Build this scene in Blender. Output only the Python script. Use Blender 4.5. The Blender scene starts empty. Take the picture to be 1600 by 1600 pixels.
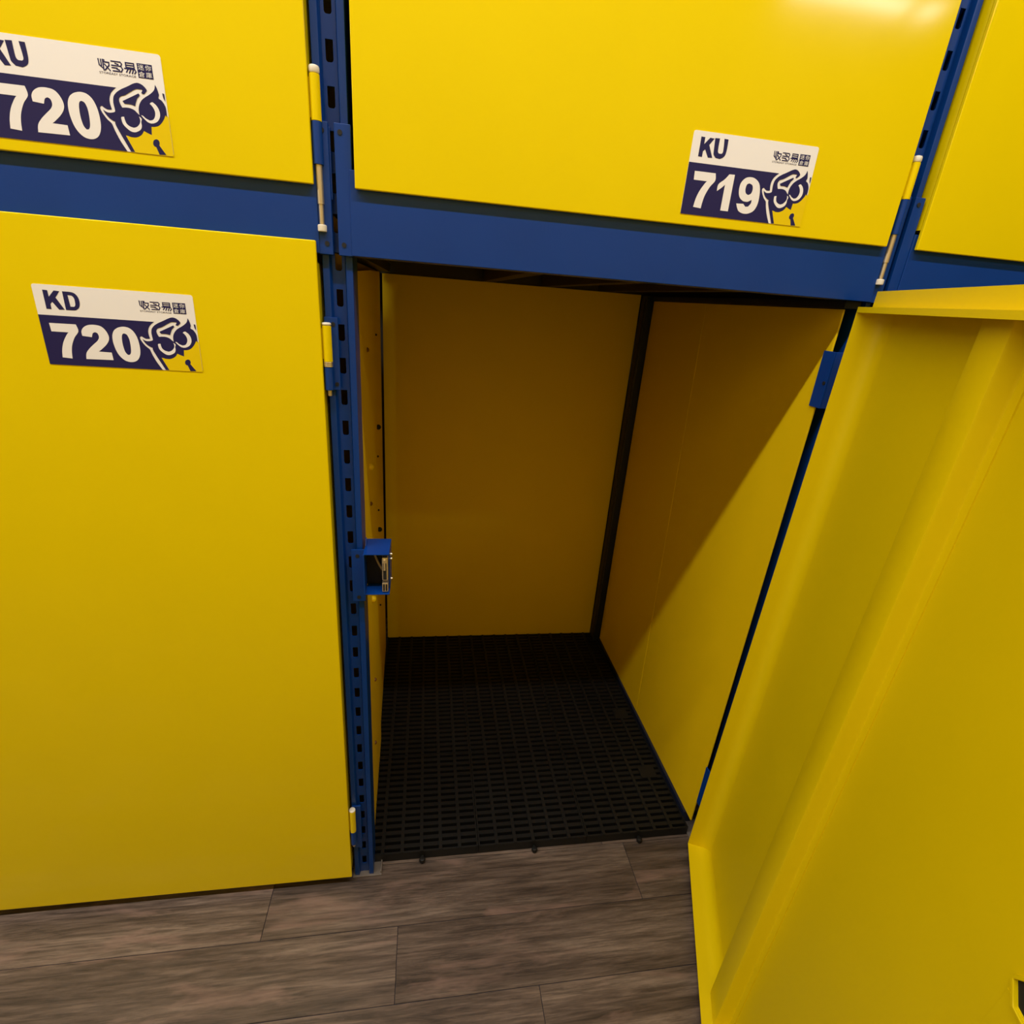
import bpy, bmesh, math, random
from mathutils import Matrix, Vector, Quaternion
random.seed(7)
C = bpy.context.scene.collection
SC = bpy.context.scene

# ------------------------------------------------------------------ camera
cam_d = bpy.data.cameras.new('camera')
cam = bpy.data.objects.new('camera', cam_d); C.objects.link(cam)
YAW, PITCH, ROLL, FPX = 0.17657003, -0.38187173, 0.08020509, 827.19771
fw = Vector((math.sin(YAW)*math.cos(PITCH), math.cos(YAW)*math.cos(PITCH), math.sin(PITCH)))
r0 = Vector((math.cos(YAW), -math.sin(YAW), 0)); u0 = r0.cross(fw)
rt = math.cos(ROLL)*r0 + math.sin(ROLL)*u0
up = -math.sin(ROLL)*r0 + math.cos(ROLL)*u0
cam.matrix_world = Matrix(((rt.x, up.x, -fw.x, 0.10784541), (rt.y, up.y, -fw.y, -0.92665368),
                           (rt.z, up.z, -fw.z, 1.40320348), (0, 0, 0, 1)))
cam_d.sensor_width = 36.0; cam_d.lens = FPX/1600*36.0
cam_d.clip_start = 0.01
SC.camera = cam

# ------------------------------------------------------------------ view, world, lamps
SC.view_settings.view_transform = 'Standard'; SC.view_settings.look = 'None'
SC.view_settings.gamma = 1.0; SC.view_settings.use_curve_mapping = False
SC.view_settings.exposure = 0.0
SC.cycles.use_denoising = True
SC.cycles.max_bounces = 8; SC.cycles.diffuse_bounces = 5
w = bpy.data.worlds.new('world'); SC.world = w; w.use_nodes = True
w.node_tree.nodes['Background'].inputs[0].default_value = (1, 0.97, 0.93, 1)
w.node_tree.nodes['Background'].inputs[1].default_value = 0.05

def strip_lamp(name, x, y, z, lx, ly, watts, col=(1.0, 0.98, 0.95)):
    d = bpy.data.lights.new(name, 'AREA'); d.shape = 'RECTANGLE'; d.size = lx; d.size_y = ly
    d.energy = watts; d.color = col
    o = bpy.data.objects.new(name, d); C.objects.link(o); o.location = (x, y, z)
    return o
strip_lamp('ceiling_strip_lamp', -2.2, -0.83, 3.20, 7.6, 0.06, 150)      # row over the aisle
strip_lamp('aisle_strip_lamp', 1.46, -1.12, 2.395, 0.42, 0.05, 3.6)        # seen mirrored in the upper door
strip_lamp('aisle_strip_lamp', 1.75, -1.12, 2.395, 0.07, 0.05, 0.6)

# ------------------------------------------------------------------ materials
def new_mat(name):
    m = bpy.data.materials.new(name); m.use_nodes = True
    nt = m.node_tree; return m, nt, nt.nodes['Principled BSDF']
def paint(name, col, rough, var=0.06, bump=0.0, bscale=900, metal=0.0, spec=0.5):
    m, nt, b = new_mat(name)
    geo = nt.nodes.new('ShaderNodeNewGeometry')
    n = nt.nodes.new('ShaderNodeTexNoise'); n.inputs['Scale'].default_value = 7; n.inputs['Detail'].default_value = 4
    nt.links.new(geo.outputs['Position'], n.inputs['Vector'])
    mx = nt.nodes.new('ShaderNodeMix'); mx.data_type = 'RGBA'
    mx.inputs['A'].default_value = (*[c*(1-var) for c in col], 1); mx.inputs['B'].default_value = (*[min(1, c*(1+var)) for c in col], 1)
    nt.links.new(n.outputs['Fac'], mx.inputs['Factor']); nt.links.new(mx.outputs['Result'], b.inputs['Base Color'])
    mr = nt.nodes.new('ShaderNodeMapRange'); mr.inputs['To Min'].default_value = rough*0.85; mr.inputs['To Max'].default_value = min(1, rough*1.15)
    nt.links.new(n.outputs['Fac'], mr.inputs['Value']); nt.links.new(mr.outputs['Result'], b.inputs['Roughness'])
    b.inputs['Metallic'].default_value = metal; b.inputs['Specular IOR Level'].default_value = spec
    if bump:
        n2 = nt.nodes.new('ShaderNodeTexNoise'); n2.inputs['Scale'].default_value = bscale; n2.inputs['Detail'].default_value = 2
        nt.links.new(geo.outputs['Position'], n2.inputs['Vector'])
        bp = nt.nodes.new('ShaderNodeBump'); bp.inputs['Strength'].default_value = bump; bp.inputs['Distance'].default_value = 0.0006
        nt.links.new(n2.outputs['Fac'], bp.inputs['Height']); nt.links.new(bp.outputs['Normal'], b.inputs['Normal'])
    return m
YELLOW = paint('yellow_enamel', (0.74, 0.560, 0.0003), 0.12, 0.03, 0.015, 120, spec=0.25)
YMATT = paint('yellow_enamel_inner_face', (0.74, 0.555, 0.0003), 0.42, 0.03, 0.02, 120, spec=0.25)
YPANEL = paint('yellow_panel_coating', (0.76, 0.510, 0.0006), 0.45, 0.04, 0.25, 500, spec=0.3)
BLUE = paint('blue_enamel', (0.002, 0.036, 0.215), 0.30, 0.12, 0.12, 400, spec=0.3)
DARKBLUE = paint('dark_blue_steel', (0.004, 0.008, 0.028), 0.5, 0.1)
DARKBOARD = paint('dark_board', (0.030, 0.020, 0.012), 0.7, 0.3)  # also darkens the rear wall and blocking boards in place of shade
HOLE = paint('hole_shade', (0.006, 0.005, 0.004), 0.8)  # near-black that paints in the shade of holes and slots
PLASTIC = paint('black_plastic', (0.006, 0.0055, 0.005), 0.5, 0.25, 0.3, 700, spec=0.3)
WHITE = paint('white_vinyl', (0.79, 0.765, 0.79), 0.45, 0.02)
NAVY = paint('navy_print', (0.015, 0.012, 0.078), 0.5, 0.05, spec=0.2)
YPRINT = paint('yellow_print', (0.72, 0.525, 0.001), 0.5, 0.03, spec=0.15)
STEEL = paint('zinc_pin', (0.62, 0.52, 0.38), 0.38, 0.1, metal=0.85)
CHROME = paint('chrome', (0.90, 0.80, 0.66), 0.25, 0.05, metal=0.9)
CAP = paint('pale_nylon_cap', (0.72, 0.66, 0.56), 0.4, 0.04)
FOOT = paint('bare_foot_plate', (0.24, 0.20, 0.17), 0.4, 0.2, metal=0.5)
WALLM = paint('pale_wall_paint', (0.62, 0.58, 0.52), 0.7, 0.03)
WALLY = paint('warm_bounce_wall', (0.68, 0.50, 0.12), 0.7, 0.03)  # yellow chosen for the warm light it bounces onto the lockers
CEILM = paint('white_ceiling_paint', (0.75, 0.73, 0.70), 0.8, 0.03)
SCREW = paint('rusty_screw', (0.16, 0.055, 0.015), 0.5, 0.2)
CABLE = paint('beige_cable', (0.35, 0.27, 0.2), 0.5)

def wood():
    m, nt, b = new_mat('brown_vinyl_wood'); L = nt.links
    geo = nt.nodes.new('ShaderNodeNewGeometry'); oi = nt.nodes.new('ShaderNodeObjectInfo')
    off = nt.nodes.new('ShaderNodeVectorMath'); off.operation = 'MULTIPLY_ADD'
    off.inputs[1].default_value = (1, 1, 1)
    sc = nt.nodes.new('ShaderNodeVectorMath'); sc.operation = 'SCALE'; sc.inputs['Scale'].default_value = 9.0
    cmb = nt.nodes.new('ShaderNodeCombineXYZ')
    for i in range(3): L.new(oi.outputs['Random'], cmb.inputs[i])
    L.new(cmb.outputs[0], sc.inputs[0]); L.new(geo.outputs['Position'], off.inputs[0]); L.new(sc.outputs[0], off.inputs[2])
    def noise(scl, scale, detail, rough, dist=0.0):
        mp = nt.nodes.new('ShaderNodeMapping'); mp.inputs['Scale'].default_value = scl
        L.new(off.outputs[0], mp.inputs['Vector'])
        n = nt.nodes.new('ShaderNodeTexNoise'); n.inputs['Scale'].default_value = scale; n.inputs['Detail'].default_value = detail
        n.inputs['Roughness'].default_value = rough; n.inputs['Distortion'].default_value = dist
        L.new(mp.outputs[0], n.inputs['Vector']); return n
    n1 = noise((0.55, 5.6, 1), 3.6, 12, 0.72, 0.55)
    n2 = noise((0.45, 8.0, 1), 15.0, 8, 0.72, 0.4)
    n3 = noise((0.8, 3.4, 1), 5.0, 4, 0.6, 0.4)
    r1 = nt.nodes.new('ShaderNodeValToRGB'); e = r1.color_ramp
    e.elements[0].position = 0.30; e.elements[0].color = (0.040, 0.026, 0.018, 1)
    e.elements[1].position = 0.72; e.elements[1].color = (0.200, 0.150, 0.120, 1)
    k = e.elements.new(0.50); k.color = (0.105, 0.074, 0.058, 1)
    L.new(n1.outputs['Fac'], r1.inputs['Fac'])
    r2 = nt.nodes.new('ShaderNodeValToRGB'); e = r2.color_ramp
    e.elements[0].position = 0.38; e.elements[0].color = (0.50, 0.48, 0.46, 1); e.elements[1].position = 0.60; e.elements[1].color = (1.30, 1.28, 1.25, 1)
    L.new(n2.outputs['Fac'], r2.inputs['Fac'])
    mu = nt.nodes.new('ShaderNodeMix'); mu.data_type = 'RGBA'; mu.blend_type = 'MULTIPLY'; mu.inputs['Factor'].default_value = 1
    L.new(r1.outputs['Color'], mu.inputs['A']); L.new(r2.outputs['Color'], mu.inputs['B'])
    r3 = nt.nodes.new('ShaderNodeValToRGB'); e = r3.color_ramp
    e.elements[0].position = 0.55; e.elements[0].color = (0, 0, 0, 1); e.elements[1].position = 0.72; e.elements[1].color = (0.7, 0.7, 0.7, 1)
    L.new(n3.outputs['Fac'], r3.inputs['Fac'])
    pk = nt.nodes.new('ShaderNodeMix'); pk.data_type = 'RGBA'
    L.new(r3.outputs['Color'], pk.inputs['Factor']); L.new(mu.outputs['Result'], pk.inputs['A']); pk.inputs['B'].default_value = (0.25, 0.155, 0.125, 1)
    vr = nt.nodes.new('ShaderNodeMapRange'); vr.inputs['To Min'].default_value = 0.85; vr.inputs['To Max'].default_value = 1.2
    L.new(oi.outputs['Random'], vr.inputs['Value'])
    fin = nt.nodes.new('ShaderNodeVectorMath'); fin.operation = 'SCALE'
    L.new(pk.outputs['Result'], fin.inputs[0]); L.new(vr.outputs['Result'], fin.inputs['Scale']); L.new(fin.outputs[0], b.inputs['Base Color'])
    b.inputs['Roughness'].default_value = 0.42
    bp = nt.nodes.new('ShaderNodeBump'); bp.inputs['Strength'].default_value = 0.25; bp.inputs['Distance'].default_value = 0.001
    L.new(n2.outputs['Fac'], bp.inputs['Height']); L.new(bp.outputs['Normal'], b.inputs['Normal'])
    return m
WOOD = wood()

# ------------------------------------------------------------------ helpers
def box(bm, x0, x1, y0, y1, z0, z1):
    v = [bm.verts.new(p) for p in ((x0,y0,z0),(x1,y0,z0),(x1,y1,z0),(x0,y1,z0),(x0,y0,z1),(x1,y0,z1),(x1,y1,z1),(x0,y1,z1))]
    for f in ((0,3,2,1),(4,5,6,7),(0,1,5,4),(1,2,6,5),(2,3,7,6),(3,0,4,7)): bm.faces.new([v[i] for i in f])
def prism(bm, poly, axis, a, b):
    """extrude a closed 2D polygon along an axis: 'z' takes (x,y), 'x' takes (y,z), 'y' takes (x,z)"""
    put = {'z': lambda p, h: (p[0], p[1], h), 'x': lambda p, h: (h, p[0], p[1]), 'y': lambda p, h: (p[0], h, p[1])}[axis]
    A = [bm.verts.new(put(p, a)) for p in poly]; B = [bm.verts.new(put(p, b)) for p in poly]
    n = len(poly); bm.faces.new(A[::-1]); bm.faces.new(B)
    for i in range(n): bm.faces.new((A[i], A[(i+1) % n], B[(i+1) % n], B[i]))
def rod(bm, p, q, r, n=20, r2=None):
    p, q = Vector(p), Vector(q); d = q-p; rot = d.to_track_quat('Z', 'Y')
    r2 = r if r2 is None else r2
    A = [bm.verts.new(p + rot @ Vector((r*math.cos(2*math.pi*i/n), r*math.sin(2*math.pi*i/n), 0))) for i in range(n)]
    B = [bm.verts.new(q + rot @ Vector((r2*math.cos(2*math.pi*i/n), r2*math.sin(2*math.pi*i/n), 0))) for i in range(n)]
    bm.faces.new(A[::-1]); bm.faces.new(B)
    for i in range(n): bm.faces.new((A[i], A[(i+1) % n], B[(i+1) % n], B[i]))
def mesh(name, bm, mat, parent=None, bevel=0.0, seg=2, smooth=False):
    bmesh.ops.recalc_face_normals(bm, faces=bm.faces)
    if bevel:
        es = [e for e in bm.edges if len(e.link_faces) == 2 and e.calc_face_angle(0) > 0.6]
        bmesh.ops.bevel(bm, geom=es, offset=bevel, segments=seg, profile=0.5, affect='EDGES', clamp_overlap=True)
    me = bpy.data.meshes.new(name); bm.to_mesh(me); bm.free()
    me.materials.append(mat)
    if smooth or bevel:
        for p in me.polygons: p.use_smooth = True
        me.set_sharp_from_angle(angle=math.radians(35 if smooth else 31))
    o = bpy.data.objects.new(name, me); C.objects.link(o)
    if bevel:
        md = o.modifiers.new('weighted_normals', 'WEIGHTED_NORMAL'); md.mode = 'FACE_AREA'; md.weight = 100; md.keep_sharp = True
    if parent: o.parent = parent
    return o
def boxo(name, ext, mat, parent=None, bevel=0.0, seg=2):
    bm = bmesh.new(); box(bm, *ext); return mesh(name, bm, mat, parent, bevel, seg)
def rodo(name, p, q, r, mat, parent=None, bevel=0.0, n=20):
    bm = bmesh.new(); rod(bm, p, q, r, n); return mesh(name, bm, mat, parent, bevel, 2, True)
def thing(name, label, cat, loc=(0, 0, 0), group=None):
    o = bpy.data.objects.new(name, None); C.objects.link(o); o.location = loc; o.empty_display_size = 0.05
    o['label'] = label; o['category'] = cat
    if group: o['group'] = group
    return o
def tag(o, label, cat, group=None):
    o['label'] = label; o['category'] = cat
    if group: o['group'] = group
    return o
def struct(o): o['kind'] = 'structure'; return o
def smooth_poly(P, n=4):
    """rounds a traced outline, keeping its corners"""
    out = []; N = len(P)
    def turn(i):
        a, b, c = P[i-1], P[i], P[(i+1) % N]
        d = math.atan2(c[1]-b[1], c[0]-b[0]) - math.atan2(b[1]-a[1], b[0]-a[0])
        return abs((d+math.pi) % (2*math.pi) - math.pi)
    T = [turn(i) > 0.85 for i in range(N)]
    for i in range(N):
        p1, p2 = P[i], P[(i+1) % N]
        p0 = P[i-1] if not T[i] else p1
        p3 = P[(i+2) % N] if not T[(i+1) % N] else p2
        for k in range(n):
            t = k/n
            out.append(tuple(0.5*(2*p1[j] + (p2[j]-p0[j])*t + (2*p0[j]-5*p1[j]+4*p2[j]-p3[j])*t*t + (3*p1[j]-p0[j]-3*p2[j]+p3[j])*t**3) for j in (0, 1)))
    return out
def flat_curve(polys, extrude=0.0):
    """2D outlines with holes (even-odd) -> filled mesh in the XY plane"""
    cu = bpy.data.curves.new('outline', 'CURVE'); cu.dimensions = '2D'; cu.fill_mode = 'BOTH'; cu.extrude = extrude
    for P in polys:
        s = cu.splines.new('POLY'); s.points.add(len(P)-1); s.use_cyclic_u = True
        for i, p in enumerate(P): s.points[i].co = (p[0]*100, p[1]*100, 0, 1)
    me = to_mesh(cu)
    for v in me.vertices: v.co = (v.co.x/100, v.co.y/100, v.co.z)
    return me
def to_mesh(cu):
    o = bpy.data.objects.new('outline', cu); C.objects.link(o)
    dg = bpy.context.evaluated_depsgraph_get(); dg.update()
    me = bpy.data.meshes.new_from_object(o.evaluated_get(dg), depsgraph=dg)
    bpy.data.objects.remove(o); bpy.data.curves.remove(cu)
    return me
def plate(name, polys, f, mat, parent=None, extrude=0.0):
    """filled outlines whose (u, v, w) points are placed by f"""
    me = flat_curve(polys, extrude); me.name = name
    for v in me.vertices: v.co = f(v.co)
    bm = bmesh.new(); bm.from_mesh(me); bmesh.ops.recalc_face_normals(bm, faces=bm.faces) if extrude else None
    bm.to_mesh(me); bm.free()
    me.materials.clear(); me.materials.append(mat)
    o = bpy.data.objects.new(name, me); C.objects.link(o)
    if parent: o.parent = parent
    return o
def circ(x, y, r, n=16, ry=None):
    return [(x+r*math.cos(2*math.pi*i/n), y+(ry or r)*math.sin(2*math.pi*i/n)) for i in range(n)]
def rect(x0, x1, y0, y1): return [(x0, y0), (x1, y0), (x1, y1), (x0, y1)]

# ------------------------------------------------------------------ setting
ceiling = struct(boxo('ceiling', (-6.8, 5.6, -2.6, 1.3, 3.26, 3.36), CEILM))
struct(boxo('wall_back', (-6.8, 5.6, -1.75, -1.65, 0, 3.26), WALLY))  # unseen wall, tinted to bounce warm light as yellow lockers opposite would
struct(boxo('wall_front', (-6.8, 5.6, 1.2, 1.3, 0, 3.26), DARKBOARD))  # unseen rear wall, coloured dark so the upright slots look shaded
struct(boxo('wall_left', (-6.9, -6.8, -2.7, 1.3, 0, 3.26), WALLM))
struct(boxo('wall_right', (5.6, 5.7, -2.7, 1.3, 0, 3.26), WALLM))
floor = struct(boxo('floor', (-6.8, 5.6, -2.6, 1.2, -0.06, -0.002), DARKBLUE))
PW, PL = 0.152, 0.925                       # planks run along the row of lockers
def plank(x0, x1, y0, y1):
    bm = bmesh.new(); box(bm, x0+0.0006, x1-0.0006, y0+0.0006, y1-0.0006, -0.002, 0.0)
    return mesh('plank', bm, WOOD, floor, 0.0005, 1)
starts = {0: -0.25, 1: 0.059, 2: 0.373, 3: 0.70, 4: 0.12, 5: -0.2, 6: 0.45}
for row in range(-1, 12):
    y1 = 0.043-PW*row; y0 = y1-PW
    s = starts.get(row, (0.31*row) % PL)
    for k in range(-3, 4):
        x0 = s+PL*k
        if x0+PL > -2.2 and x0 < 2.6: plank(x0, x0+PL, y0, y1)
# the floor goes on under and beyond the planks that the photograph shows
boxo('plank_field', (-4.6, -2.4, -2.6, 0.19, -0.002, 0.0), WOOD, floor)
boxo('plank_field', (3.4, 5.6, -2.6, 0.19, -0.002, 0.0), WOOD, floor)
boxo('plank_field', (-2.4, 3.4, -2.6, 0.043-PW*12, -0.002, 0.0), WOOD, floor)
boxo('plank_field', (-6.8, 5.6, 0.195, 1.2, -0.002, 0.0), WOOD, floor)

# ------------------------------------------------------------------ rack uprights
PITCH_X = 0.964
def upright(xc, label, slots_from):
    t = thing('rack_upright', label, 'upright', (xc, 0, 0), 'blue slotted uprights between the lockers')
    H = 2.34
    for s in (-1, 1):
        bm = bmesh.new()
        prism(bm, [(s*0.023, 0.020), (s*0.0125, 0.020), (s*0.0095, 0.031), (s*0.0095, 0.040), (s*0.014, 0.040), (s*0.020, 0.080), (s*0.023, 0.080)], 'z', 0.003, H)
        mesh('channel_rib', bm, BLUE, t, 0.0012, 2)
    # web between the ribs: cross pieces left standing between the slots
    bm = bmesh.new()
    for s in (-1, 1): box(bm, *sorted((s*0.0052, s*0.0098)), 0.0300, 0.0320, 0.003, H)
    zs = [1.7045+0.0535*k for k in range(11, -32, -1)]
    tops = [H+0.013]+zs; 
    for a, b in zip(tops, zs+[0.003-0.013]):
        z1 = min(H, a-0.013); z0 = b+0.013
        if z1-z0 < 0.004: continue
        prism(bm, [(-0.0052, z0), (0.0052, z0), (0.0052, z1+0.0032), (0.0044, z1+0.0012), (0.0026, z1), (-0.0026, z1), (-0.0044, z1+0.0012), (-0.0052, z1+0.0032)], 'y', 0.0300, 0.0320)
    mesh('slotted_web', bm, BLUE, t)
    return t
UL = upright(-0.032, 'blue slotted upright left of the open locker, carrying the lock housing', 0)
UR = upright(-0.032+PITCH_X, 'blue slotted upright behind the hinge edge of the open door', 0)
for o in (UL,):
    boxo('foot_plate', (-0.028, 0.043, 0.016, 0.105, 0.0, 0.003), FOOT, o, 0.0006)
    boxo('foot_lip', (0.0395, 0.043, 0.020, 0.052, 0.003, 0.010), FOOT, o, 0.0006)
boxo('foot_plate', (-0.058, 0.028, 0.018, 0.105, 0.0, 0.003), FOOT, UR, 0.0006)

def bracket(up_, x0, x1, z0, z1, bolts, name='hinge_bracket'):
    b = boxo(name, (x0, x1, 0.0155, 0.0198, z0, z1), BLUE, up_, 0.0012)
    for bx, bz in bolts: rodo('bolt_spot', (bx, 0.0165, bz), (bx, 0.0146, bz), 0.0030, HOLE, b)  # dark disc paints in the shade of a bolt hole
    return b
# ------------------------------------------------------------------ beams
def beam(x0, x1, label, dz=0.0):
    """front beam with its two bolted end plates; x0, x1 are the upright centre lines"""
    t = thing('rack_beam', label, 'beam', (0, 0, dz), 'blue beams between upper and lower lockers')
    a, b = x0+0.0235, x1-0.0235
    bm = bmesh.new()
    prism(bm, [(0.0085, 1.446), (0.050, 1.446), (0.050, 1.4485), (0.011, 1.4485), (0.011, 1.5575), (0.060, 1.5575), (0.060, 1.561), (0.0085, 1.561)], 'x', a, b)
    mesh('beam_face', bm, BLUE, t, 0.0012, 2)
    for xe, s in ((x0, 1), (x1, -1)):
        pl = boxo('end_plate', (*sorted((xe+s*0.0040, xe+s*(0.0275 if xe < 0.5 else 0.0238))), 0.0100, 0.0198, 1.445, 1.617), BLUE, t, 0.0015)
        for z in (1.6057, 1.4603): rodo('bolt_spot', (xe+s*0.0125, 0.0110, z), (xe+s*0.0125, 0.0090, z), 0.0034, HOLE, pl)  # dark discs stand for the shaded bolt holes
    return t
BX = [-0.032-PITCH_X, -0.032, -0.032+PITCH_X, -0.032+2*PITCH_X]
beam(BX[0], BX[1], 'blue steel beam under the upper yellow door marked KU 720')
beam(BX[1], BX[2], 'blue steel beam right above the open locker mouth')
beam(BX[2], BX[3], 'short visible stretch of blue beam at right, above the open door edge')

# ------------------------------------------------------------------ stickers
GLYPH = {
    'field': [(0, 0.629), (0.725, 0.629), (0.703, 0.595), (0.687, 0.558), (0.677, 0.508), (0.676, 0.458), (0.68, 0.413), (0.674, 0.405), (0.654, 0.403), (0.637, 0.419), (0.629, 0.432), (0.62, 0.428), (0.615, 0.41), (0.619, 0.381), (0.63, 0.343), (0.645, 0.305), (0.665, 0.271), (0.671, 0.243), (0.679, 0.193), (0.7, 0.099), (0.73, 0), (0, 0)],
    'face': [(0.63, 0.4), (0.641, 0.384), (0.657, 0.374), (0.677, 0.377), (0.695, 0.389), (0.698, 0.407), (0.696, 0.454), (0.696, 0.489), (0.701, 0.532), (0.711, 0.561), (0.728, 0.591), (0.755, 0.622), (0.79, 0.654), (0.821, 0.685), (0.844, 0.7), (0.862, 0.698), (0.878, 0.684), (0.891, 0.661), (0.897, 0.641), (0.892, 0.626), (0.883, 0.608), (0.876, 0.598), (0.87, 0.599), (0.864, 0.609), (0.871, 0.631), (0.87, 0.641), (0.861, 0.642), (0.835, 0.638), (0.804, 0.606), (0.769, 0.567), (0.744, 0.55), (0.733, 0.528), (0.73, 0.5), (0.735, 0.465), (0.742, 0.44), (0.766, 0.445), (0.787, 0.443), (0.808, 0.43), (0.822, 0.406), (0.834, 0.386), (0.833, 0.425), (0.836, 0.461), (0.844, 0.497), (0.86, 0.538), (0.88, 0.568), (0.904, 0.596), (0.928, 0.63), (0.942, 0.663), (0.948, 0.705), (0.955, 0.678), (0.961, 0.637), (0.963, 0.609), (0.958, 0.577), (0.974, 0.557), (0.987, 0.52), (0.993, 0.477), (0.992, 0.398), (0.984, 0.416), (0.974, 0.378), (0.956, 0.333), (0.937, 0.302), (0.914, 0.286), (0.893, 0.283), (0.888, 0.199), (0.868, 0.212), (0.845, 0.231), (0.833, 0.197), (0.813, 0.169), (0.79, 0.154), (0.764, 0.154), (0.746, 0.163), (0.735, 0.165), (0.774, 0.005), (0.75, 0.003), (0.746, 0.022), (0.718, 0.131), (0.696, 0.22), (0.687, 0.266), (0.688, 0.292), (0.681, 0.294), (0.664, 0.311), (0.65, 0.334), (0.638, 0.365)],
    'tri': [(0.749, 0.505), (0.847, 0.6), (0.853, 0.583), (0.834, 0.546), (0.823, 0.502), (0.817, 0.47), (0.794, 0.482), (0.758, 0.481)],
    'frag': [(0.983, 0.631), (0.994, 0.628), (0.995, 0.552), (0.986, 0.583)],
    'eyel': [(0.726, 0.335), (0.732, 0.348), (0.744, 0.35), (0.745, 0.323), (0.752, 0.284), (0.769, 0.26), (0.79, 0.251), (0.809, 0.264), (0.826, 0.295), (0.833, 0.324), (0.833, 0.353), (0.829, 0.371), (0.837, 0.364), (0.843, 0.347), (0.838, 0.318), (0.838, 0.281), (0.83, 0.244), (0.809, 0.217), (0.79, 0.206), (0.769, 0.212), (0.746, 0.243), (0.73, 0.281)],
    'eyer': [(0.903, 0.511), (0.912, 0.526), (0.921, 0.53), (0.937, 0.507), (0.949, 0.473), (0.954, 0.43), (0.95, 0.387), (0.935, 0.346), (0.913, 0.322), (0.894, 0.315), (0.876, 0.325), (0.857, 0.356), (0.846, 0.38), (0.844, 0.387), (0.855, 0.381), (0.868, 0.36), (0.889, 0.344), (0.908, 0.354), (0.921, 0.384), (0.927, 0.424), (0.923, 0.463), (0.913, 0.494)],
    'patch': [(0.736, 0.169), (0.825, 0.28), (0.905, 0.361), (0.984, 0.441), (1, 0.399), (1, 0), (0.774, 0)],
    'keyc': [(0.927, 0.122), (0.923, 0.102), (0.916, 0.087), (0.907, 0.079), (0.898, 0.081), (0.891, 0.091), (0.888, 0.108), (0.89, 0.128), (0.895, 0.146), (0.904, 0.157), (0.913, 0.161), (0.921, 0.155), (0.926, 0.141)],
    'keyt': [(0.901, 0.093), (0.921, 0.106), (0.957, 0.008), (0.917, 0.004)],
    'K': [(0.061, 0.935), (0.091, 0.933), (0.092, 0.854), (0.13, 0.934), (0.164, 0.93), (0.132, 0.85), (0.172, 0.707), (0.138, 0.703), (0.106, 0.794), (0.092, 0.767), (0.092, 0.703), (0.061, 0.704)],
    'D': [(0.18, 0.932), (0.23, 0.93), (0.256, 0.913), (0.272, 0.865), (0.274, 0.797), (0.264, 0.745), (0.243, 0.712), (0.224, 0.706), (0.18, 0.705)],
    'Dh': [(0.209, 0.89), (0.232, 0.888), (0.244, 0.862), (0.246, 0.812), (0.243, 0.77), (0.234, 0.751), (0.212, 0.751)],
    '7': [(0.056, 0.531), (0.221, 0.532), (0.228, 0.446), (0.196, 0.366), (0.17, 0.267), (0.158, 0.178), (0.153, 0.089), (0.091, 0.098), (0.1, 0.201), (0.119, 0.3), (0.148, 0.39), (0.164, 0.425), (0.059, 0.426)],
    '2': [(0.247, 0.392), (0.247, 0.448), (0.263, 0.497), (0.295, 0.533), (0.335, 0.542), (0.376, 0.528), (0.402, 0.478), (0.415, 0.408), (0.409, 0.349), (0.386, 0.289), (0.35, 0.227), (0.331, 0.2), (0.413, 0.196), (0.416, 0.097), (0.241, 0.093), (0.249, 0.168), (0.273, 0.229), (0.308, 0.291), (0.338, 0.342), (0.351, 0.387), (0.347, 0.434), (0.332, 0.449), (0.316, 0.431), (0.306, 0.382)],
    '0': [(0.492, 0.531), (0.522, 0.542), (0.555, 0.53), (0.582, 0.483), (0.599, 0.398), (0.604, 0.292), (0.599, 0.203), (0.582, 0.132), (0.556, 0.094), (0.523, 0.084), (0.49, 0.103), (0.461, 0.159), (0.444, 0.236), (0.436, 0.333), (0.439, 0.42), (0.453, 0.479), (0.471, 0.511)],
    '0h': [(0.519, 0.455), (0.534, 0.44), (0.544, 0.383), (0.545, 0.295), (0.54, 0.216), (0.53, 0.181), (0.517, 0.177), (0.503, 0.213), (0.496, 0.29), (0.496, 0.368), (0.501, 0.426), (0.51, 0.451)],
    'U': [(0.168, 0.938), (0.205, 0.941), (0.206, 0.8), (0.217, 0.768), (0.236, 0.767), (0.247, 0.798), (0.24, 0.944), (0.272, 0.942), (0.273, 0.804), (0.262, 0.738), (0.232, 0.705), (0.197, 0.712), (0.178, 0.748), (0.174, 0.793)],
    '1': [(0.33, 0.541), (0.374, 0.544), (0.375, 0.09), (0.312, 0.091), (0.311, 0.411), (0.289, 0.371), (0.256, 0.323), (0.258, 0.406), (0.3, 0.473)],
    '9': [(0.49, 0.537), (0.533, 0.534), (0.575, 0.49), (0.596, 0.416), (0.605, 0.308), (0.602, 0.21), (0.581, 0.132), (0.538, 0.09), (0.491, 0.088), (0.454, 0.12), (0.43, 0.201), (0.487, 0.206), (0.507, 0.173), (0.53, 0.178), (0.548, 0.224), (0.548, 0.267), (0.518, 0.236), (0.478, 0.241), (0.444, 0.288), (0.43, 0.37), (0.434, 0.454), (0.458, 0.513)],
    '9h': [(0.505, 0.463), (0.53, 0.444), (0.539, 0.392), (0.532, 0.342), (0.511, 0.32), (0.49, 0.34), (0.48, 0.392), (0.486, 0.447)],
}

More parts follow.
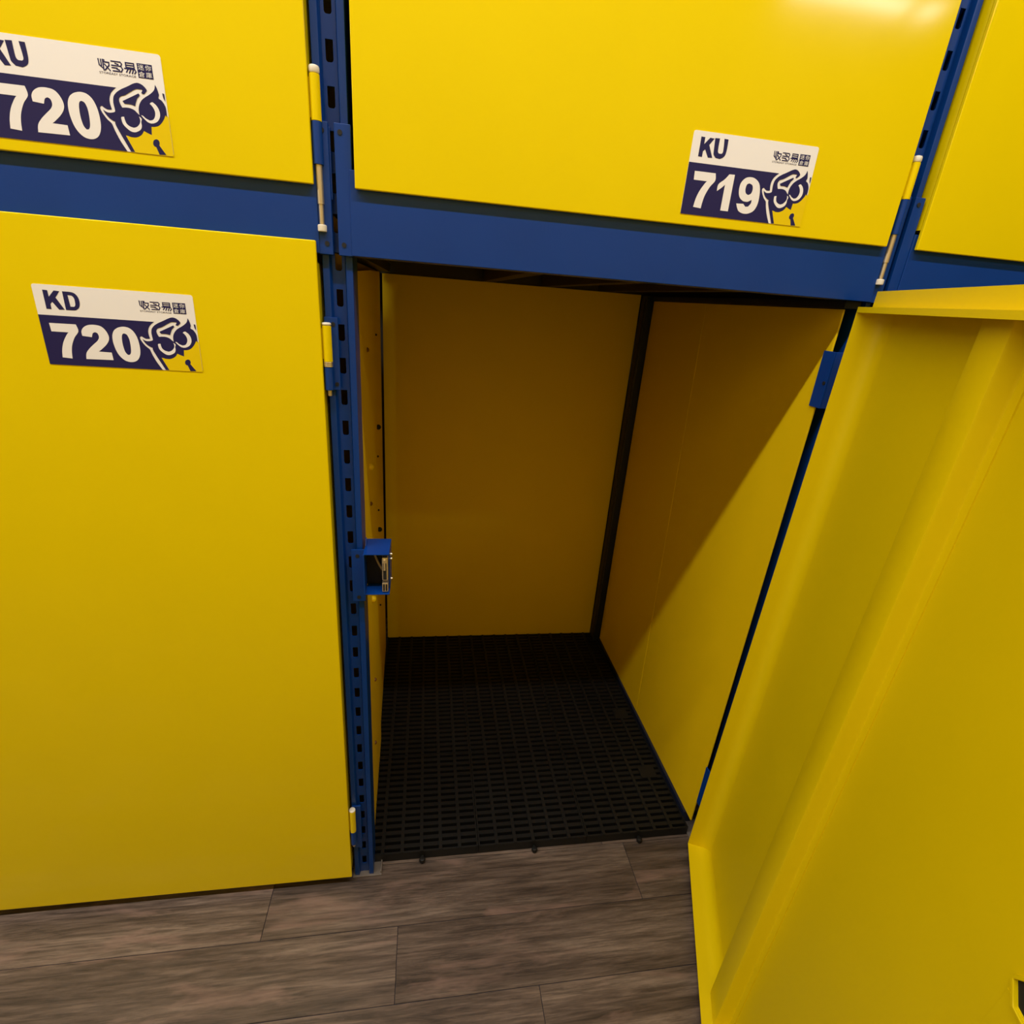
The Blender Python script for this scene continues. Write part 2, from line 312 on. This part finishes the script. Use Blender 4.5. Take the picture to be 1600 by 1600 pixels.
SW, SH = 0.2154, 0.1134
def text_mesh(body, size, offset=0.0):
    cu = bpy.data.curves.new('lettering', 'FONT'); cu.body = body; cu.size = size; cu.offset = offset
    cu.resolution_u = 3
    return to_mesh(cu)
def text_fit(name, body, u0, u1, v0, v1, lay, mat, parent, offset=0.0):
    me = text_mesh(body, 1.0, offset)
    if not len(me.vertices): return None
    xs = [v.co.x for v in me.vertices]; ys = [v.co.y for v in me.vertices]
    ax, bx, ay, by = min(xs), max(xs), min(ys), max(ys)
    for v in me.vertices:
        v.co = ((u0+(v.co.x-ax)/(bx-ax)*(u1-u0))*SW, -lay, (v0+(v.co.y-ay)/(by-ay)*(v1-v0))*SH)
    me.name = name; me.materials.clear(); me.materials.append(mat)
    o = bpy.data.objects.new(name, me); C.objects.link(o); o.parent = parent; return o
SHOP_STROKES = [   # bold strokes of the three shop-name characters, each in a unit cell
    [[(.05, 1), (.08, .45), (.40, .15)], [(.27, .98), (.27, .35)], [(.44, 1), (.44, 0)], [(.56, .98), (.56, .78), (.98, .78), (.96, .5), (.55, .02)], [(.56, .58), (1.0, .02)]],
    [[(.02, .95), (.84, .95), (.95, .80), (.86, .56), (.02, .56)], [(.36, .78), (.62, .70)], [(.86, .52), (.98, .30), (.84, .04), (.08, .04)], [(.02, .34), (.5, .34)], [(.45, .26), (.68, .18)]],
    [[(.14, .98), (.88, .98), (.88, .54), (.14, .54), (.14, .98)], [(.14, .76), (.88, .76)], [(0, .42), (.92, .42), (1.0, .22), (.86, .02)], [(.32, .42), (.12, .08)], [(.56, .42), (.38, .02)], [(.80, .40), (.64, .02)]],
]
def sticker(door, x, z, letters, digits):
    """number sticker stuck on a door: white vinyl, printed navy field, owl emblem and lettering"""
    r = 0.003
    base = [(r, 0), (SW-r, 0), (SW-r*.3, r*.3), (SW, r), (SW, SH-r), (SW-r*.3, SH-r*.3), (SW-r, SH), (r, SH), (r*.3, SH-r*.3), (0, SH-r), (0, r), (r*.3, r*.3)]
    st = plate('number_sticker', [base], lambda p: (p[0], -0.0003+p[2], p[1]), WHITE, door, 0.0003)
    st.location = (x, 0, z)
    st['label'] = 'white and navy number sticker reading %s %s' % (letters, digits)
    def put(name, keys, lay, mat, sm=True):
        polys = [[(a*SW, b*SH) for a, b in (smooth_poly(GLYPH[k]) if sm else GLYPH[k])] for k in keys]
        return plate(name, polys, lambda p: (p[0], -lay, p[1]), mat, st)
    put('navy_field', ['field'], 0.0008, NAVY)
    put('yellow_patch', ['patch'], 0.0009, YPRINT, False)
    put('owl_emblem', ['face'], 0.0010, NAVY)
    put('owl_emblem', ['tri'], 0.0010, NAVY, False); put('owl_emblem', ['frag'], 0.0010, NAVY, False)
    put('emblem_eye', ['eyel'], 0.0011, WHITE); put('emblem_eye', ['eyer'], 0.0011, WHITE)
    put('keyhole', ['keyc'], 0.0010, NAVY); put('keyhole', ['keyt'], 0.0011, NAVY, False)
    k = ['K']; 
    put('unit_letter', ['K'], 0.0008, NAVY, False)
    put('unit_letter', {'U': ['U'], 'D': ['D', 'Dh']}[letters[1]], 0.0008, NAVY)
    for d in digits: put('unit_digit', {'7': ['7'], '2': ['2'], '0': ['0', '0h'], '1': ['1'], '9': ['9', '9h']}[d], 0.0010, WHITE)
    for i, ss in enumerate(SHOP_STROKES):
        bm = bmesh.new()
        for st_ in ss:
            for (ax, ay), (bx, by) in zip(st_, st_[1:]):
                p = Vector((ax*0.0130, ay*0.0112)); q_ = Vector((bx*0.0130, by*0.0112)); d = (q_-p).normalized(); n = Vector((-d.y, d.x))*0.00072; d = d*0.0006
                vs = [bm.verts.new(((0.648+0.0715*i)*SW+v.x, -0.0008-0.00002*len(bm.verts)/40, 0.783*SH+v.y)) for v in (p-d-n, q_+d-n, q_+d+n, p-d+n)]
                bm.faces.new(vs)
        mesh('shop_name', bm, NAVY, st)
    text_fit('shop_name', 'STOREASY STORAGE', 0.647, 0.848, 0.7475, 0.768, 0.0008, NAVY, st, 0.0)
    plate('shop_seal', [rect(0.8615*SW, 0.9455*SW, 0.7525*SH, 0.8905*SH)], lambda p: (p[0], -0.0008, p[1]), NAVY, st)
    for i, ch in enumerate('迷你倉庫'):
        u = 0.8655+0.040*(i % 2); v = 0.826 if i < 2 else 0.7585
        text_fit('shop_seal', ch, u+0.001, u+0.034, v+0.003, v+0.056, 0.0011, WHITE, st, 0.0)
    return st

# ------------------------------------------------------------------ closed doors (origin: hinge-side bottom corner)
def closed_door(xr, zb, w, h, label, lo, hi):
    t = thing('locker_door', label, 'door', (xr, 0, zb), 'closed yellow locker doors')
    boxo('front_panel', (-w, 0, 0.0, 0.0072, 0, h), YELLOW, t, 0.0018, 3)
    bm = bmesh.new(); a, b = lo, h-hi
    for e in ((-w+0.0005, -w+0.002), (-0.002, -0.0005)): box(bm, *e, 0.0072, 0.046, a, b)
    box(bm, -w+0.0005, -0.0005, 0.0072, 0.046, a, a+0.002); box(bm, -w+0.0005, -0.0005, 0.0072, 0.046, b-0.002, b)
    mesh('inner_frame', bm, YELLOW, t)
    return t
def hinge(door, up_, xc, zt, zy, zb, pin, plate_ext, bolts, rings=False):
    """lift-off hinge: yellow barrel on the door, blue barrel and pin on the upright's bracket"""
    x = xc-door.location.x; z0 = door.location.z; yc, r = 0.0075, 0.0072
    hb = rodo('hinge_barrel', (x, yc, zy-z0), (x, yc, zt-z0), r, YELLOW, door, 0.0008)
    boxo('hinge_leaf', (min(x, 0)-0.001, x, yc-0.0010, yc+0.0010, zy-z0+0.004, zt-z0-0.004), YELLOW, hb)
    rodo('hinge_cap', (x, yc, zt-z0), (x, yc, zt-z0+(0.010 if pin else 0.005)), r*1.02, CAP, door, 0.003)
    if rings:
        for i in range(3): rodo('hinge_washer', (x, yc, zy-z0-0.0028*(i+1)+0.0003), (x, yc, zy-z0-0.0028*i), r*1.03, CHROME, door, 0.0005)
        zy -= 0.0085
    X = up_.location.x
    br = boxo('hinge_bracket', (plate_ext[0]-X, plate_ext[1]-X, 0.0152, 0.0198, plate_ext[2], plate_ext[3]), BLUE, up_, 0.0012)
    for bx, bz in bolts: rodo('bolt_spot', (bx-X, 0.0165, bz), (bx-X, 0.0142, bz), 0.0032, HOLE, br)  # near-black discs paint in the bolt holes' shade
    rodo('hinge_barrel', (xc-X, yc, zb), (xc-X, yc, zy), r*0.96, BLUE, br, 0.0008)
    if pin:
        bm = bmesh.new()
        rod(bm, (xc-X+0.0003, yc, 1.512), (xc-X, yc, zb), 0.0047, 14); rod(bm, (xc-X+0.0003, yc, 1.4845), (xc-X+0.0003, yc, 1.512), 0.0036, 14)
        pn = mesh('hinge_pin', bm, STEEL, br, 0.0, 2, True)
        rodo('pin_head', (xc-X+0.0003, yc, 1.4755), (xc-X+0.0003, yc, 1.4850), 0.0066, CAP, br, 0.0015)
    else:
        rodo('hinge_pin', (xc-X, yc, zb-0.010), (xc-X, yc, zb), 0.0034, STEEL, br, 0.001)

K720 = closed_door(-0.0597, 0.0273, 0.9, 1.4354, 'closed yellow lower locker door left of the open locker, marked KD 720', 0.017, 0.029)
U720 = closed_door(-0.0582, 1.5358, 0.9, 0.78, 'closed yellow upper locker door at top left, marked KU 720', 0.030, 0.01)
U719 = closed_door(0.9, 1.5358, 0.9, 0.78, 'closed yellow upper locker door above the open locker, marked KU 719', 0.030, 0.01)
U718 = closed_door(1.8605, 1.5358, 0.9, 0.78, 'closed yellow upper locker door at the top right corner, without a visible sticker', 0.030, 0.01)
closed_door(1.8605, 0.0273, 0.9, 1.4354, 'closed yellow lower locker door at right, hidden behind the opened door', 0.017, 0.029)
sticker(K720, -0.4586+0.0597, 1.2587-0.0273, 'KD', '720')
sticker(U720, -0.4570+0.0582, 1.5505-1.5358, 'KU', '720')
sticker(U719, 0.5094-0.9, 1.5512-1.5358, 'KU', '719')
hinge(U720, UL, -0.0503, 1.669, 1.6145, 1.562, True, (-0.0505, -0.034, 1.52, 1.612), [])
hinge(U719, UR, 0.9125, 1.664, 1.6100, 1.5565, True, (0.914, 0.930, 1.50, 1.608), [])
hinge(K720, UL, -0.0516, 1.341, 1.2850, 1.239, False, (-0.0565, -0.0350, 1.2376, 1.354), [(-0.0425, 1.3435), (-0.0405, 1.2480)], True)
hinge(K720, UL, -0.0518, 0.2500, 0.1830, 0.140, False, (-0.0540, -0.0335, 0.1120, 0.2540), [])
# brackets for the opened door on the inner side of the right upright
for z0, z1 in ((1.247, 1.355), (0.130, 0.262)):
    bm = bmesh.new(); box(bm, -0.0565, -0.0535, 0.020, 0.052, z0, z1); box(bm, -0.0535, -0.0235, 0.020, 0.023, z0, z1)
    b = mesh('hinge_bracket', bm, BLUE, UR, 0.0012)
    rodo('bolt_spot', (-0.0555, 0.026, (z0*.55+z1*.45)), (-0.0580, 0.026, (z0*.55+z1*.45)), 0.0036, HOLE, b)
for z in (0.34, 0.62, 0.93): rodo('bolt_spot', (-0.0225, 0.046, z), (-0.0255, 0.046, z), 0.0036, BLUE, UR)

# ------------------------------------------------------------------ open door (local x = 0 at the hinge edge, running to -x; y = 0 outer face)
def open_door():
    q = dict(hx=0.8978, hy=-0.0163, hz=0.0291, th=1.1904, tx=0.0111, ty=-0.0157)
    t = thing('locker_door', 'opened yellow locker door at right, swung out and showing its ribbed inner side', 'door')
    th = q['th']; U = Vector((0, 0, 1))
    dr = Vector((-math.cos(th), -math.sin(th), 0)); nn = Vector((-math.sin(th), math.cos(th), 0))
    ez = (U + q['tx']*dr + q['ty']*nn).normalized()
    ex = -(dr - q['tx']*U); ex = (ex - ex.dot(ez)*ez).normalized(); ey = ez.cross(ex)
    t.matrix_world = Matrix(((ex.x, ey.x, ez.x, q['hx']), (ex.y, ey.y, ez.y, q['hy']), (ex.z, ey.z, ez.z, q['hz']), (0, 0, 0, 1)))
    W, d, zl, zlb, zt = 0.895, 0.0538, 1.4058, 1.3966, 1.4329
    k = 0.0015
    boxo('front_panel', (-W, 0, 0.0, k, 0.0, zt), YMATT, t)
    # returns, each with a rounded inside bend towards the panel
    def bend(R, n=7): return [(R-R*math.sin(math.pi/2*i/n), R-R*math.cos(math.pi/2*i/n)) for i in range(n+1)]
    R = 0.030
    arc = [(-0.0015-a, k+b) for a, b in bend(R)]                         # from (x=-R.., y=k) up the wall
    prof = [(0, 0.0), (0, d), (-0.0015, d)] + [(-0.0015-(R-R*math.cos(math.pi/2*i/7)), k+R-R*math.sin(math.pi/2*i/7)) for i in range(8)] + [(-0.0015-R, 0.0)]
    bm = bmesh.new(); prism(bm, prof, 'z', 0.0, zl-0.001); mesh('hinge_side_return', bm, YMATT, t, 0, 2, True)
    bm = bmesh.new(); prism(bm, [(-W-x, y) for x, y in prof], 'z', 0.0, zl-0.001); mesh('free_side_return', bm, YMATT, t, 0, 2, True)
    bp = [(0.0, 0.0), (d, 0.0), (d, 0.0015)] + [(k+R-R*math.sin(math.pi/2*i/7), 0.0015+R-R*math.cos(math.pi/2*i/7)) for i in range(8)] + [(0.0, 0.0015+R)]
    bm = bmesh.new(); prism(bm, bp, 'x', -W+0.001, -0.001); mesh('bottom_return', bm, YMATT, t, 0, 2, True)
    bm = bmesh.new(); prism(bm, [(k, zl-0.0015), (d-0.0015, zl-0.0015), (d-0.0015, zlb), (d, zlb), (d, zl), (k, zl)], 'x', -W, 0.0)
    mesh('top_return', bm, YMATT, t)
    boxo('top_lip', (-W+0.004, -0.004, k, 0.0324, zl, zt), YMATT, t)
    # hat-shaped stiffener welded down the panel
    h = 0.030; r = 0.004
    bm = bmesh.new()
    pr = [(-0.336, k), (-0.3456, h-r), (-0.3456-r*.3, h-r*.3), (-0.3456-r, h), (-0.4081+r, h), (-0.4081+r*.3, h-r*.3), (-0.4081, h-r), (-0.4095, k+0.006), (-0.4110, k+0.0030), (-0.4239, k+0.0022), (-0.4239, k)]
    prism(bm, pr, 'z', 0.004, zl-0.003); mesh('stiffener', bm, YMATT, t, 0, 2, True)
    # lock recess near the free edge: a rim around a dark opening, over a lock plate
    bm = bmesh.new()
    o_ = [(-0.742, 0.862), (-0.757, 0.882), (-0.792, 0.882), (-0.807, 0.862), (-0.792, 0.842), (-0.757, 0.842)]
    i_ = [(-0.7745+(x+0.7745)*0.86, 0.862+(z-0.862)*0.86) for x, z in o_]
    A = [bm.verts.new((x, k, z)) for x, z in o_]; B = [bm.verts.new((x, 0.006, z)) for x, z in o_]; D = [bm.verts.new((x, 0.006, z)) for x, z in i_]; E_ = [bm.verts.new((x, k, z)) for x, z in i_]
    for i in range(6):
        j = (i+1) % 6
        bm.faces.new((A[i], A[j], B[j], B[i])); bm.faces.new((B[i], B[j], D[j], D[i])); bm.faces.new((D[i], D[j], E_[j], E_[i]))
    rim = mesh('handle_rim', bm, YMATT, t, 0.0006, 1)
    bm = bmesh.new(); vs = [bm.verts.new((x, k+0.0004, z)) for x, z in i_]; bm.faces.new(vs); mesh('handle_opening', bm, HOLE, rim)
    boxo('lock_plate', (-0.830, -0.7445, k, k+0.0012, 0.70, 0.846), YMATT, t, 0.0005)
    return t
open_door()

# ------------------------------------------------------------------ inside of the open locker
def left_x(y): return -0.0150-0.0300*(y-0.05)/0.96
bp = thing('back_panel', 'dim yellow panel closing the back of the open locker', 'panel', (0.41, 1.012, 0))
boxo('panel_sheet', (-0.4495, 0.445, 0.0, 0.004, 0.020, 1.449), YPANEL, bp)
lp = thing('side_panel', 'narrow visible yellow side panel with holes on the left inside the open locker', 'panel', (0, 0, 0))
SY = 0.455
def slab(P, dx):
    # P: four (x, y, z) corners of the visible face, thickened away from the locker
    bm = bmesh.new()
    a = [bm.verts.new(p) for p in P]; b = [bm.verts.new((p[0]-dx, p[1], p[2])) for p in P]
    bm.faces.new(a); bm.faces.new(b[::-1])
    for i in range(4): bm.faces.new((a[i], a[(i+1) % 4], b[(i+1) % 4], b[i]))
    return bm
mesh('panel_sheet', slab([(-0.0145, 0.084, 0.02), (-0.0235, SY, 0.02), (-0.0235, SY, 1.440), (-0.0145, 0.084, 1.426)], 0.004), YPANEL, lp)
mesh('panel_sheet', slab([(-0.0275, SY+0.004, 0.02), (-0.0440, 0.965, 0.02), (-0.0440, 0.965, 1.452), (-0.0275, SY+0.004, 1.440)], 0.004), YPANEL, lp)
boxo('panel_backing', (-0.058, -0.055, 0.10, 0.950, 0.02, 2.30), YPANEL, lp)
def stud(name, y, z, r, m):
    # domed head standing proud of the sheet
    bm = bmesh.new(); bmesh.ops.create_uvsphere(bm, u_segments=16, v_segments=10, radius=r)
    o = mesh(name, bm, m, lp, 0, 2, True); o.location = (left_x(y)+r*0.55, y, z); return o
for y, z in ((0.296, 1.278), (0.283, 0.926), (0.267, 0.420), (0.216, 0.248)):
    o = stud('screw', y, z, 0.0052, SCREW)
    rodo('screw_recess', (-0.001, -0.0049, 0), (-0.001, -0.0056, 0), 0.0018, HOLE, o)
for y, z in ((0.285, 1.017), (0.258, 0.678)): stud('plug', y, z, 0.0085, YPANEL)
for y, z, r in ((0.651, 1.024, 0.0075), (0.610, 0.712, 0.0075), (0.636, 0.939, 0.0032), (0.611, 0.776, 0.0032), (0.604, 0.444, 0.0032), (0.667, 1.282, 0.0032)):
    stud('hole_dome', y, z, r, HOLE)  # dark domes standing in for the shaded holes in the sheet
RX = 0.8800
rp = thing('side_panel', 'wide yellow side panel on the right inside the open locker, crossed by a slanting shadow', 'panel', (0, 0, 0))
bm = bmesh.new(); prism(bm, [(0.060, 0.044), (0.497, 0.044), (0.570, 1.431), (0.036, 1.431)], 'x', RX, RX+0.004); mesh('panel_sheet', bm, YPANEL, rp, 0.0006, 1)
bm = bmesh.new(); prism(bm, [(0.4975, 0.044), (0.945, 0.044), (0.945, 1.431), (0.5705, 1.431)], 'x', RX-0.0008, RX+0.004); mesh('panel_sheet', bm, YPANEL, rp, 0.0006, 1)
# dark corner post at the back right, rails along the sides
cp = thing('corner_post', 'dark steel post in the back right corner of the open locker', 'post', (0, 0, 0))
boxo('post_body', (0.857, 0.905, 0.952, 1.008, 0.0, 1.447), DARKBLUE, cp, 0.001)
boxo('post_groove', (0.8545, 0.8585, 0.970, 0.990, 0.03, 1.44), DARKBOARD, cp)
tag(boxo('floor_rail', (0.8730, 0.905, 0.088, 0.950, 0.0, 0.0435), DARKBLUE, None, 0.001), 'thin dark blue floor rail between the black grating and the right side panel', 'rail')
tag(boxo('top_rail', (0.872, 0.905, 0.026, 0.950, 1.4325, 1.4460), DARKBLUE, None, 0.001), 'dark rail along the top of the right side panel inside the open locker', 'rail')
tag(boxo('top_rail', (-0.050, -0.012, 0.085, 0.990, 1.453, 1.480), DARKBLUE, None, 0.001), 'dark rail along the top of the left side panel inside the open locker', 'rail')
# shelf above the open locker, on cross bars
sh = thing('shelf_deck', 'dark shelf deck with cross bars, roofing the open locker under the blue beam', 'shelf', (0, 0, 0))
boxo('deck_board', (-0.050, 0.955, 0.083, 1.19, 1.510, 1.530), DARKBOARD, sh)
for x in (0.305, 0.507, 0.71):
    boxo('cross_bar', (x-0.017, x+0.017, 0.062, 1.005, 1.4495, 1.509), DARKBOARD, sh, 0.001)
boxo('back_bar', (-0.045, 0.90, 1.017, 1.05, 1.449, 1.509), DARKBOARD, sh)
# unseen boards added round the neighbours' shut bays to block the light
struct(boxo('light_block_1', (-1.04, 1.94, 0.085, 1.19, 2.345, 2.36), DARKBOARD))
struct(boxo('light_block_2', (-1.04, -1.03, 0.085, 1.19, 0.0, 2.345), DARKBOARD))
struct(boxo('light_block_3', (1.93, 1.94, 0.085, 1.19, 0.0, 2.345), DARKBOARD))

# ------------------------------------------------------------------ black floor grating
gr = thing('floor_grating', 'black slotted plastic grating of square tiles on the floor of the open locker', 'grating', (-0.040, 0.050, 0.0))
TW, TD, NC, NR, ZT = 0.304, 0.320, 6, 16, 0.030
bm = bmesh.new()
for i in range(NC+1):
    x = TW*i/NC; wv = 0.0045
    box(bm, max(0.0006, x-wv), min(TW-0.0006, x+wv), 0.0006, TD-0.0006, 0.006, ZT)
for j in range(NR+1):
    y = TD*j/NR; wv = 0.0056
    for i in range(NC):
        x0, x1 = TW*i/NC+0.0045, TW*(i+1)/NC-0.0045
        box(bm, x0, x1, max(0.0006, y-wv), min(TD-0.0006, y+wv), 0.006, ZT-0.0022)
box(bm, 0.0006, TW-0.0006, 0.0006, TD-0.0006, 0.001, 0.006)
tile0 = mesh('grating_tile', bm, PLASTIC, gr)
tiles = []
for i in range(3):
    for j in range(3):
        o = tile0 if i == j == 0 else tile0.copy()
        if o is not tile0: C.objects.link(o); o.parent = gr
        o.location = (TW*i, TD*j, 0); tiles.append(o)
for i in range(3):
    lug = rodo('joining_lug', (TW*i+0.1545, -0.009, 0.001), (TW*i+0.1545, -0.009, 0.015), 0.0080, PLASTIC, gr, 0.0045, 16)
    boxo('lug_neck', (TW*i+0.151, TW*i+0.158, -0.004, 0.004, 0.006, 0.012), PLASTIC, lug)
for y in (0.175, 0.43): boxo('blank_pad', (2.76*TW, 2.93*TW, y, y+0.042, ZT-0.004, ZT+0.0003), PLASTIC, gr)

# ------------------------------------------------------------------ lock housing on the left upright
lk = thing('lock_housing', 'small blue steel lock housing with a chrome latch on the left upright', 'lock', (0, 0, 0))
fl = boxo('mounting_flange', (-0.0295, -0.0050, 0.0125, 0.0150, 0.824, 0.938), BLUE, lk, 0.0008)
for z in (0.9245, 0.8335): rodo('bolt_spot', (-0.0180, 0.0132, z), (-0.0180, 0.0118, z), 0.0038, HOLE, fl)
bm = bmesh.new(); prism(bm, [(-0.012, 0.853), (0.062, 0.853), (0.062, 0.938), (0.045, 0.938), (0.040, 0.951), (0.030, 0.938), (-0.012, 0.938)], 'x', -0.0050, -0.0030); mesh('side_plate', bm, BLUE, lk)
boxo('top_plate', (-0.0030, 0.0425, -0.0080, 0.0620, 0.9362, 0.9382), BLUE, lk, 0.0006)
boxo('bottom_plate', (-0.0030, 0.0425, -0.0080, 0.0620, 0.8500, 0.8520), BLUE, lk, 0.0006)
boxo('shade_plate', (-0.0030, 0.0425, 0.0600, 0.0620, 0.8520, 0.9362), PLASTIC, lk)  # black plate added where the housing's inside lies in shade
boxo('outer_plate', (0.0405, 0.0425, 0.0140, 0.0600, 0.8520, 0.9362), BLUE, lk)
boxo('shade_block', (-0.0028, 0.0250, 0.0300, 0.0590, 0.8540, 0.9340), PLASTIC, lk)  # black block, darkens the housing's inside like shade
lt = boxo('latch_body', (0.0285, 0.0400, -0.0040, 0.0500, 0.8790, 0.9290), CHROME, lk, 0.0025)
boxo('latch_slot', (0.0308, 0.0372, -0.0046, 0.0, 0.8820, 0.9170), HOLE, lt)
boxo('latch_bolt', (0.0318, 0.0356, -0.0062, 0.0, 0.9020, 0.9250), CHROME, lt, 0.0006)
l2 = boxo('latch_foot', (0.0285, 0.0400, -0.0040, 0.0500, 0.8545, 0.8740), CHROME, lk, 0.0012)
for x in (0.0304, 0.0352): boxo('latch_slot', (x, x+0.0030, -0.0046, 0.0, 0.8570, 0.8715), HOLE, l2)
for z in (0.9230, 0.9130, 0.8690): rodo('rivet', (0.0420, 0.0240, z), (0.0465, 0.0240, z), 0.0026, CHROME, lk, 0.0008, 12)
cu = [(0.010, 0.028, 0.930), (0.014, 0.025, 0.918), (0.021, 0.022, 0.902), (0.027, 0.022, 0.890)]
bm = bmesh.new()
for a, b in zip(cu, cu[1:]): rod(bm, a, b, 0.0022, 10)
mesh('cable', bm, CABLE, lk, 0, 2, True)
